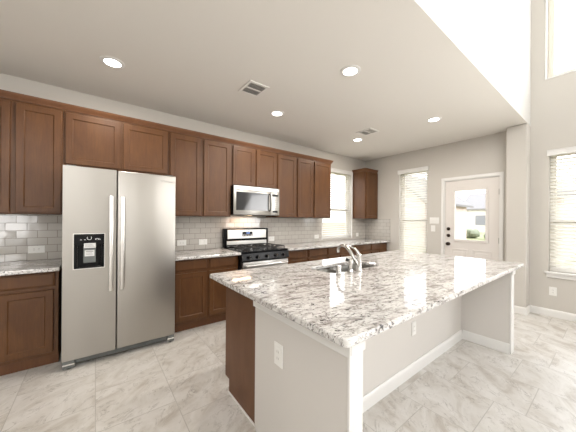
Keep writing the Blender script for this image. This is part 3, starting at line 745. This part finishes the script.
# trim strip right under the slab
bm = B(); box(bm, IX0-.014,IX0-.0045,IY0-.018,1.402,IZ-.078,IZ-.0006,.004,2); box(bm, IX0-.004,.900,IY0-.018,IY0-.0105,IZ-.070,IZ-.0006,.003); box(bm, 3.304,IX1+.014,IY0-.018,IY0-.0105,IZ-.070,IZ-.0006,.003)
pieces('cap_moulding', bm, M_TRIM, isl)
baseboard('baseboard', 'X', .908, 3.298, -1, IYW-.0005, isl); baseboard('baseboard', 'Y', IY0+.004, IYW-.016, -1, 3.3125, isl); baseboard('baseboard', 'Y', IY0+.004, IYW-.016, 1, .8915, isl)
baseboard('baseboard', 'Y', IY0-.008, 1.175, 1, IX1+.0045, isl)
# cabinets behind the walls: cherry end panel with toe notch, doors facing the range
bm = B()
out = [(1.3965,0),(1.815,0),(1.815,.100),(IYC,.100),(IYC,IZ-.0008),(1.3965,IZ-.0008)]
e0 = [bm.verts.new((.826,y,z+.0005)) for y,z in out]; e1 = [bm.verts.new((.846,y,z+.0005)) for y,z in out]
for i in range(6): bm.faces.new((e0[i],e0[(i+1)%6],e1[(i+1)%6],e1[i]))
bm.faces.new(e0); bm.faces.new(e1[::-1]); bmesh.ops.recalc_face_normals(bm, faces=bm.faces[:])
obj('end_panel', bm, M_WOODP, isl)
bm = B(); box(bm, .818,.8258,1.3965,1.812,.0005,.010); obj('shoe_strip', bm, M_TRIM, isl)
bm = B(); box(bm, .847,3.404,1.86,IYC,.1005,IZ-.001,0); box(bm, .847,3.404,1.180,1.859,.1005,.12,0); box(bm, .847,3.404,1.79,1.81,.0005,.1,0); box(bm,3.380,3.404,1.18,1.859,.121,IZ-.001,0)
obj('cabinet_body', bm, M_WOOD, isl)
xs = [.86,1.39,1.45,1.86,1.90,2.32,2.94,3.39]
for a,b2 in ((.87,1.39),(1.43,1.84),(1.86,2.27),(2.93,3.385)): obj('door', door_mesh(a,b2,.135,.69,IYC+.020,1), M_WOOD, isl)
for a,b2 in ((.87,1.39),(1.43,1.84),(1.86,2.27),(2.93,3.385)): obj('drawer', drawer_mesh(a,b2,.722,.842,IYC+.020,1), M_WOOD, isl)

# granite slab with the sink cut-out
def rrect(x0,x1,y0,y1,r,n=6,ccw=True):
    p = []
    for cx0,cy0,a0 in ((x1-r,y0+r,-90),(x1-r,y1-r,0),(x0+r,y1-r,90),(x0+r,y0+r,180)):
        for k in range(n+1):
            a = math.radians(a0+90*k/n); p.append((cx0+r*math.cos(a), cy0+r*math.sin(a)))
    return p
SX0,SX1,SY0,SY1 = .722,3.540,.592,1.976
HX0,HX1,HY0,HY1 = 1.540,2.240,1.405,1.720
def holed_slab(outer, inner, z0, z1, bev):
    bm = B()
    def loop(pts): 
        vs = [bm.verts.new((x,y,z0)) for x,y in pts]
        return [bm.edges.new((vs[i], vs[(i+1)%len(vs)])) for i in range(len(vs))]
    ed = loop(outer)+loop(inner)
    bmesh.ops.triangle_fill(bm, use_beauty=True, edges=ed)
    fs = bm.faces[:]
    r = bmesh.ops.extrude_face_region(bm, geom=fs)
    for v in r['geom']:
        if isinstance(v, bmesh.types.BMVert): v.co.z = z1
    bmesh.ops.recalc_face_normals(bm, faces=bm.faces[:])
    if bev:
        es = [e for e in bm.edges if len(e.link_faces) == 2 and abs(e.verts[0].co.z-e.verts[1].co.z) < 1e-6 and e.calc_face_angle(0) > 1.2]
        bmesh.ops.bevel(bm, geom=es, offset=bev, segments=3, affect='EDGES', profile=.5)
    return bm
slab = obj('island_countertop', holed_slab(rrect(SX0,SX1,SY0,SY1,.022), rrect(HX0,HX1,HY0,HY1,.07), IZ+.0005, .8955, .008), M_GRAN, None)
tag(slab, 'large glossy granite slab on the island with an undermount sink cut-out', 'countertop')
# sink
sk = thing('kitchen_sink', 'stainless double-bowl undermount sink set in the island granite', 'sink', (1.9,1.58,.65))
def bowl(x0,x1,y0,y1,depth):
    bm = B(); zt_ = IZ-.002; loops = []
    for ins,z in ((-.012,zt_-.002),(-.012,zt_),(0,zt_),(.004,zt_-.006),(.012,zt_-depth+.04),(.045,zt_-depth)):
        loops.append([bm.verts.new((x,y,z)) for x,y in rrect(x0+ins,x1-ins,y0+ins,y1-ins,max(.02,.065-ins*.6))])
    for a,b2 in zip(loops,loops[1:]):
        n = len(a)
        for i in range(n): bm.faces.new((a[i],a[(i+1)%n],b2[(i+1)%n],b2[i]))
    bm.faces.new(loops[-1]); bmesh.ops.recalc_face_normals(bm, faces=bm.faces[:])
    return bm
for (x0,x1) in ((HX0-.004,1.785),(1.815,HX1+.004)):
    bo = obj('bowl', bowl(x0,x1,HY0-.004,HY1+.004,.19), M_SINK, sk, True)
    bm = lathe(B(), [(0,0),(.040,0),(.042,.003),(.030,.004),(.028,.001),(0,.001)], ((x0+x1)/2,(HY0+HY1)/2,IZ-.1915)); obj('drain', bm, M_CHROME, bo, True)
bm = B(); box(bm, 1.7975,1.8025,HY0+.02,HY1-.02,IZ-.012,IZ-.002,.002); obj('divider', bm, M_SINK, sk)
# faucet: body with side spout and a lever
Z0 = .896
fc = thing('kitchen_faucet', 'chrome arched faucet with a lever handle behind the island sink', 'faucet', (1.782,1.338,Z0))
fx,fy = 1.782,1.338
bm = lathe(B(), [(0,Z0),(.030,Z0),(.030,Z0+.006),(.024,Z0+.012),(.0215,Z0+.03),(.0205,Z0+.115),(.0225,Z0+.125),(.020,Z0+.148),(.008,Z0+.156),(0,Z0+.157)], (fx,fy,0)); obj('body', bm, M_CHROME, fc, True)
bm = B(); sp_ = smooth_curve([(fx-.012,fy+.004,Z0+.060),(fx-.028,fy+.03,Z0+.110),(fx-.030,fy+.070,Z0+.165),(fx-.024,fy+.125,Z0+.203),(fx-.020,fy+.170,Z0+.205),(fx-.019,fy+.205,Z0+.185),(fx-.018,fy+.218,Z0+.158)],6)
tube(bm, sp_, [.0155-.0045*i/(len(sp_)-1) for i in range(len(sp_))], 14); obj('spout', bm, M_CHROME, fc, True)
bm = lathe(B(), [(0,-.014),(.0125,-.013),(.0135,0),(.0125,.012),(0,.013)], (fx-.018,fy+.219,Z0+.150)); obj('aerator', bm, M_CHROME, fc, True)
bm = B(); lp = smooth_curve([(fx,fy,Z0+.145),(fx-.008,fy+.022,Z0+.178),(fx-.022,fy+.055,Z0+.200),(fx-.038,fy+.088,Z0+.208)],5)
tube(bm, lp, [.014,.0135,.013,.012,.0115,.0105,.010,.0095,.009,.0085,.008,.0078,.0075,.0075,.008,.008][:len(lp)], 12); obj('lever', bm, M_CHROME, fc, True)
spr = thing('side_sprayer', 'chrome pull-out side sprayer standing just left of the faucet body', 'sprayer', (1.689,1.352,Z0))
bm = lathe(B(), [(0,Z0),(.026,Z0),(.026,Z0+.005),(.021,Z0+.012),(.019,Z0+.028),(0,Z0+.029)], (1.689,1.352,0)); obj('base', bm, M_CHROME, spr, True)
bm = lathe(B(), [(0,Z0+.0292),(.014,Z0+.0292),(.0165,Z0+.060),(.018,Z0+.095),(.0165,Z0+.112),(0,Z0+.116)], (1.689,1.352,0)); sh_ = obj('spray_head', bm, M_CHROME, spr, True)
bm = B(); tube(bm, [(1.686,1.358,Z0+.098),(1.670,1.385,Z0+.104)], [.012,.014], 12); obj('nozzle', bm, M_BLACKM, sh_, True)
sd = thing('air_gap_cap', 'short chrome cylinder cap on the granite, leftmost fitting beside the sink', 'air gap cap', (1.534,1.344,Z0))
bm = lathe(B(), [(0,Z0),(.024,Z0),(.024,Z0+.005),(.0195,Z0+.007),(.0195,Z0+.068),(.0175,Z0+.074),(0,Z0+.075)], (1.534,1.344,0)); obj('cap', bm, M_CHROME, sd, True)

# ------------------------------------------------------------------ outlets and switches
def plate(name, label, cat, c, normal, w, h, gang, kind, group=None):
    """c centre on the wall, normal '-Y','-X'"""
    r = thing(name, label, cat, c, group)
    cx0,cy0,cz0 = c
    def bx(bm,u0,u1,v0,v1,d0,d1,bev=0):
        if normal == '-Y': box(bm,cx0+u0,cx0+u1,cy0-d1,cy0-d0,cz0+v0,cz0+v1,bev)
        else: box(bm,cx0-d1,cx0-d0,cy0+u0,cy0+u1,cz0+v0,cz0+v1,bev)
    bm = B(); bx(bm,-w/2,w/2,-h/2,h/2,.0005,.006,.002); obj('cover_plate', bm, M_PLATE, r)
    for g_ in gang:
        if kind == 'outlet_h': 
            bm = B(); bx(bm,g_-.034,g_+.034,-.017,.017,.0062,.0085,.001); rc = obj('receptacle', bm, M_PLATE, r)
            bm = B()
            for s in (-.018,.018):
                bx(bm,g_+s-.006,g_+s+.006,-.008,-.005,.0086,.0089); bx(bm,g_+s-.006,g_+s+.006,.005,.008,.0086,.0089)
            pieces('slot', bm, M_PLATE2, rc)
        elif kind == 'outlet':
            bm = B(); bx(bm,g_-.017,g_+.017,-.034,.034,.0062,.0085,.001); rc = obj('receptacle', bm, M_PLATE, r)
            bm = B()
            for s in (-.018,.018):
                bx(bm,g_-.008,g_-.005,s-.006,s+.006,.0086,.0089); bx(bm,g_+.005,g_+.008,s-.006,s+.006,.0086,.0089)
            pieces('slot', bm, M_PLATE2, rc)
        else:
            bm = B(); bx(bm,g_-.016,g_+.016,-.033,.033,.0062,.0095,.002); obj('rocker', bm, M_PLATE, r)
YT = YK-.0085
plate('wall_outlet','white horizontal outlet on the tile left of the refrigerator','outlet',(-.480,YT,1.006),'-Y',.125,.075,[0],'outlet_h')
plate('wall_outlet','white outlet on the tile just right of the refrigerator','outlet',(.944,YT,1.002),'-Y',.120,.078,[0],'outlet_h')
plate('wall_switch','white switch plate on the tile left of the range','switch plate',(1.237,YT,1.000),'-Y',.120,.078,[-.03,.03],'switch')
plate('wall_outlet','white outlet on the tile right of the range','outlet',(2.42,YT,1.000),'-Y',.120,.078,[0],'outlet_h')
plate('wall_outlet','white outlet on the tile just left of the kitchen window','outlet',(3.495,YT,1.000),'-Y',.120,.078,[0],'outlet_h')
plate('wall_outlet','white outlet on the tile under the lone corner cabinet','outlet',(4.78,YT,1.000),'-Y',.09,.085,[0],'outlet_h')
plate('wall_switch','wide white switch plate on the wall between narrow window and door','switch plate',(XD,2.115,1.335),'-X',.165,.12,[-.046,0,.046],'switch')
plate('wall_switch','small white switch plate below the wide one left of the door','switch plate',(XD,2.135,1.185),'-X',.075,.115,[0],'switch')
plate('wall_outlet','white outlet low on the wall under the great room window','outlet',(XD,.554,.355),'-X',.075,.118,[0],'outlet')
plate('wall_outlet','white outlet on the side of the island facing the refrigerator','outlet',(IX0,1.135,.585),'-X',.078,.125,[0],'outlet')
plate('wall_outlet','white outlet under the island overhang on the long seating side','outlet',(2.205,IYW,.395),'-Y',.075,.118,[0],'outlet')

# ------------------------------------------------------------------ ceiling fixtures
def can(x,y,label,watts=9):
    r = thing('recessed_light', label, 'ceiling light', (x,y,H), 'recessed kitchen ceiling lights')
    bm = lathe(B(), [(.062,-.0005),(.095,-.0005),(.094,-.004),(.080,-.009),(.066,-.008),(.062,-.0005)], (x,y,H), 'Z', 32); obj('trim_ring', bm, M_TRIM, r, True)
    bm = lathe(B(), [(0,-.0055),(.0655,-.0055),(.0655,-.0010),(0,-.0010)], (x,y,H), 'Z', 32); le = obj('lens', bm, M_LAMP, r)
    l = bpy.data.lights.new('lamp', 'AREA'); l.shape = 'DISK'; l.size = .12; l.energy = watts; l.color = (1,.93,.84)
    o = bpy.data.objects.new('lamp', l); COL.objects.link(o); o.parent = le; o.location = (0,0,-.013)
can(.115,2.77,'recessed light nearest the left edge, above the refrigerator')
can(1.90,2.745,'recessed light above the range, just right of the near air vent')
can(3.63,2.77,'far recessed light above the corner, beside the far air vent')
can(1.90,1.540,'recessed light over the middle of the island, at the photo centre')
can(3.72,1.560,'recessed light over the far end of the island, nearest the door')
def vent(x,y,label):
    r = thing('ceiling_vent', label, 'air vent', (x,y,H), 'ceiling air vents')
    bm = B(); w,h = .118,.135
    for a in ((-w,w,-h,-h+.032),(-w,w,h-.032,h),(-w,-w+.03,-h+.032,h-.032),(w-.03,w,-h+.032,h-.032),(-w+.03,w-.03,-.008,.008)):
        box(bm, x+a[0],x+a[1],y+a[2],y+a[3],H-.010,H-.0005,.002)
    obj('frame', bm, M_VENT, r)
    bm = B(); box(bm, x-w+.03,x+w-.03,y-h+.032,y+h-.032,H-.003,H-.0006); obj('backing', bm, M_GRATE, r)
    bm = B()
    for k_ in range(8):
        xx = x-w+.043+k_*.0205
        box(bm, xx,xx+.0035,y-h+.033,y-.0085,H-.009,H-.0035)
        box(bm, xx,xx+.0035,y+.0085,y+h-.033,H-.009,H-.0035)
    obj('louvres', bm, M_VENT, r)
vent(1.345,2.388,'square air vent on the ceiling nearer the viewer')
vent(3.42,2.42,'square air vent on the ceiling farther away, by the corner')

# ------------------------------------------------------------------ outside
G = -.15
tag(obj('lawn', box(B(), XD+TH+.01,70,-30,60,G-.2,G), M_LAWN), 'pale grass outside the windows', 'lawn', kind='structure')
tag(obj('lawn', box(B(), -12,XD+TH+.009,YK+TH+.01,60,G-.2,G), M_LAWN), 'grass outside the kitchen window', 'lawn', kind='structure')
def house(x,y,w,d,hw,hr,axis,m,label,wins,face='-X'):
    r = thing('neighbour_house', label, 'house', (x+w/2,y+d/2,G))
    bm = B(); box(bm, x,x+w,y,y+d,G,hw); obj('walls', bm, m, r)
    bm = B(); o_ = .35
    if axis == 'Y':   # ridge along Y
        pr_ = [(x-o_,hw-.05),(x+w/2,hw+hr),(x+w+o_,hw-.05),(x+w+o_,hw+.1),(x+w/2,hw+hr+.18),(x-o_,hw+.1)]
        e0 = [bm.verts.new((a,y-o_,z)) for a,z in pr_]; e1 = [bm.verts.new((a,y+d+o_,z)) for a,z in pr_]
    else:
        pr_ = [(y-o_,hw-.05),(y+d/2,hw+hr),(y+d+o_,hw-.05),(y+d+o_,hw+.1),(y+d/2,hw+hr+.18),(y-o_,hw+.1)]
        e0 = [bm.verts.new((x-o_,a,z)) for a,z in pr_]; e1 = [bm.verts.new((x+w+o_,a,z)) for a,z in pr_]
    for i in range(6): bm.faces.new((e0[i],e0[(i+1)%6],e1[(i+1)%6],e1[i]))
    bm.faces.new(e0); bm.faces.new(e1[::-1]); bmesh.ops.recalc_face_normals(bm, faces=bm.faces[:]); obj('roof', bm, M_ROOF, r)
    bm = B()
    if axis == 'Y': g0 = [(x+.01,hw),(x+w-.01,hw),(x+w/2,hw+hr)]; mk = lambda a,z,s: (a,(y+.01 if s == 0 else y+d-.01),z)
    else: g0 = [(y+.01,hw),(y+d-.01,hw),(y+d/2,hw+hr)]; mk = lambda a,z,s: ((x+.01 if s == 0 else x+w-.01),a,z)
    e0 = [bm.verts.new(mk(a,z,0)) for a,z in g0]; e1 = [bm.verts.new(mk(a,z,1)) for a,z in g0]
    for i in range(3): bm.faces.new((e0[i],e0[(i+1)%3],e1[(i+1)%3],e1[i]))
    bm.faces.new(e0); bm.faces.new(e1[::-1]); bmesh.ops.recalc_face_normals(bm, faces=bm.faces[:]); obj('gable', bm, m, r)
    for (a,z0,ww,hh) in wins:
        bm = B()
        if face == '-X': box(bm, x-.05,x-.001,y+a,y+a+ww,z0,z0+hh)
        else: box(bm, x+a,x+a+ww,y-.05,y-.001,z0,z0+hh)
        obj('window', bm, M_HWIN, r)
    return r
house(41,6.0,9,7.5,2.9,2.4,'Y',M_SIDING,'pale house with a shingle roof seen through the door glass',[(1.5,.8,1.2,1.3),(4.6,.8,1.2,1.3)])
house(30,13.9,8,9,2.7,3.4,'X',M_SIDING,'gabled house at the left in the door glass',[(1.0,.6,1.3,1.4)])
house(13.5,1.20,8,.95,2.3,.8,'Y',M_BRICK,'pale brick house edge seen through the great room blind',[])
house(16,7.2,7,5,2.4,2.2,'X',M_BRICK,'brick house seen through the narrow blind left of the door',[(1.2,.6,1.1,1.2)])
house(9,17.5,8,7,3.2,2.6,'Y',M_SIDING,'neighbouring house with gable seen through the kitchen window',[(1.2,.9,1.2,1.3),(5.0,.9,1.2,1.3)],'-Y')
fe = thing('garden_fence','cedar board fence outside the kitchen window','fence',(10,8.5,G))
bm = B(); x = 4.0
while x < 14: box(bm, x,x+.135,8.5,8.52,G,1.15); x += .142
obj('boards', bm, M_FENCE, fe); bm = B(); box(bm, 4,14,8.521,8.56,.2,.29); box(bm, 4,14,8.521,8.56,.85,.94); obj('rail', bm, M_FENCE, fe)
for i,(x,y,s) in enumerate(((26,8.0,.7),(25,6.1,.6),(27,10.2,.8))):
    bm = B()
    for k_ in range(7):
        r = bmesh.ops.create_icosphere(bm, subdivisions=2, radius=s*random.uniform(.35,.6))
        off = Vector((x+random.uniform(-.5,.5)*s,y+random.uniform(-.9,.9)*s,G+s*random.uniform(.35,.75)))
        for v in r['verts']: v.co = v.co*(1+random.uniform(-.12,.12))+off
    o = obj('shrub', bm, M_LEAF)
    tag(o, ['rounded green shrub in the middle of the door glass view','low green shrub at the right of the door glass view','large green shrub at the left of the door glass view'][i], 'shrub')
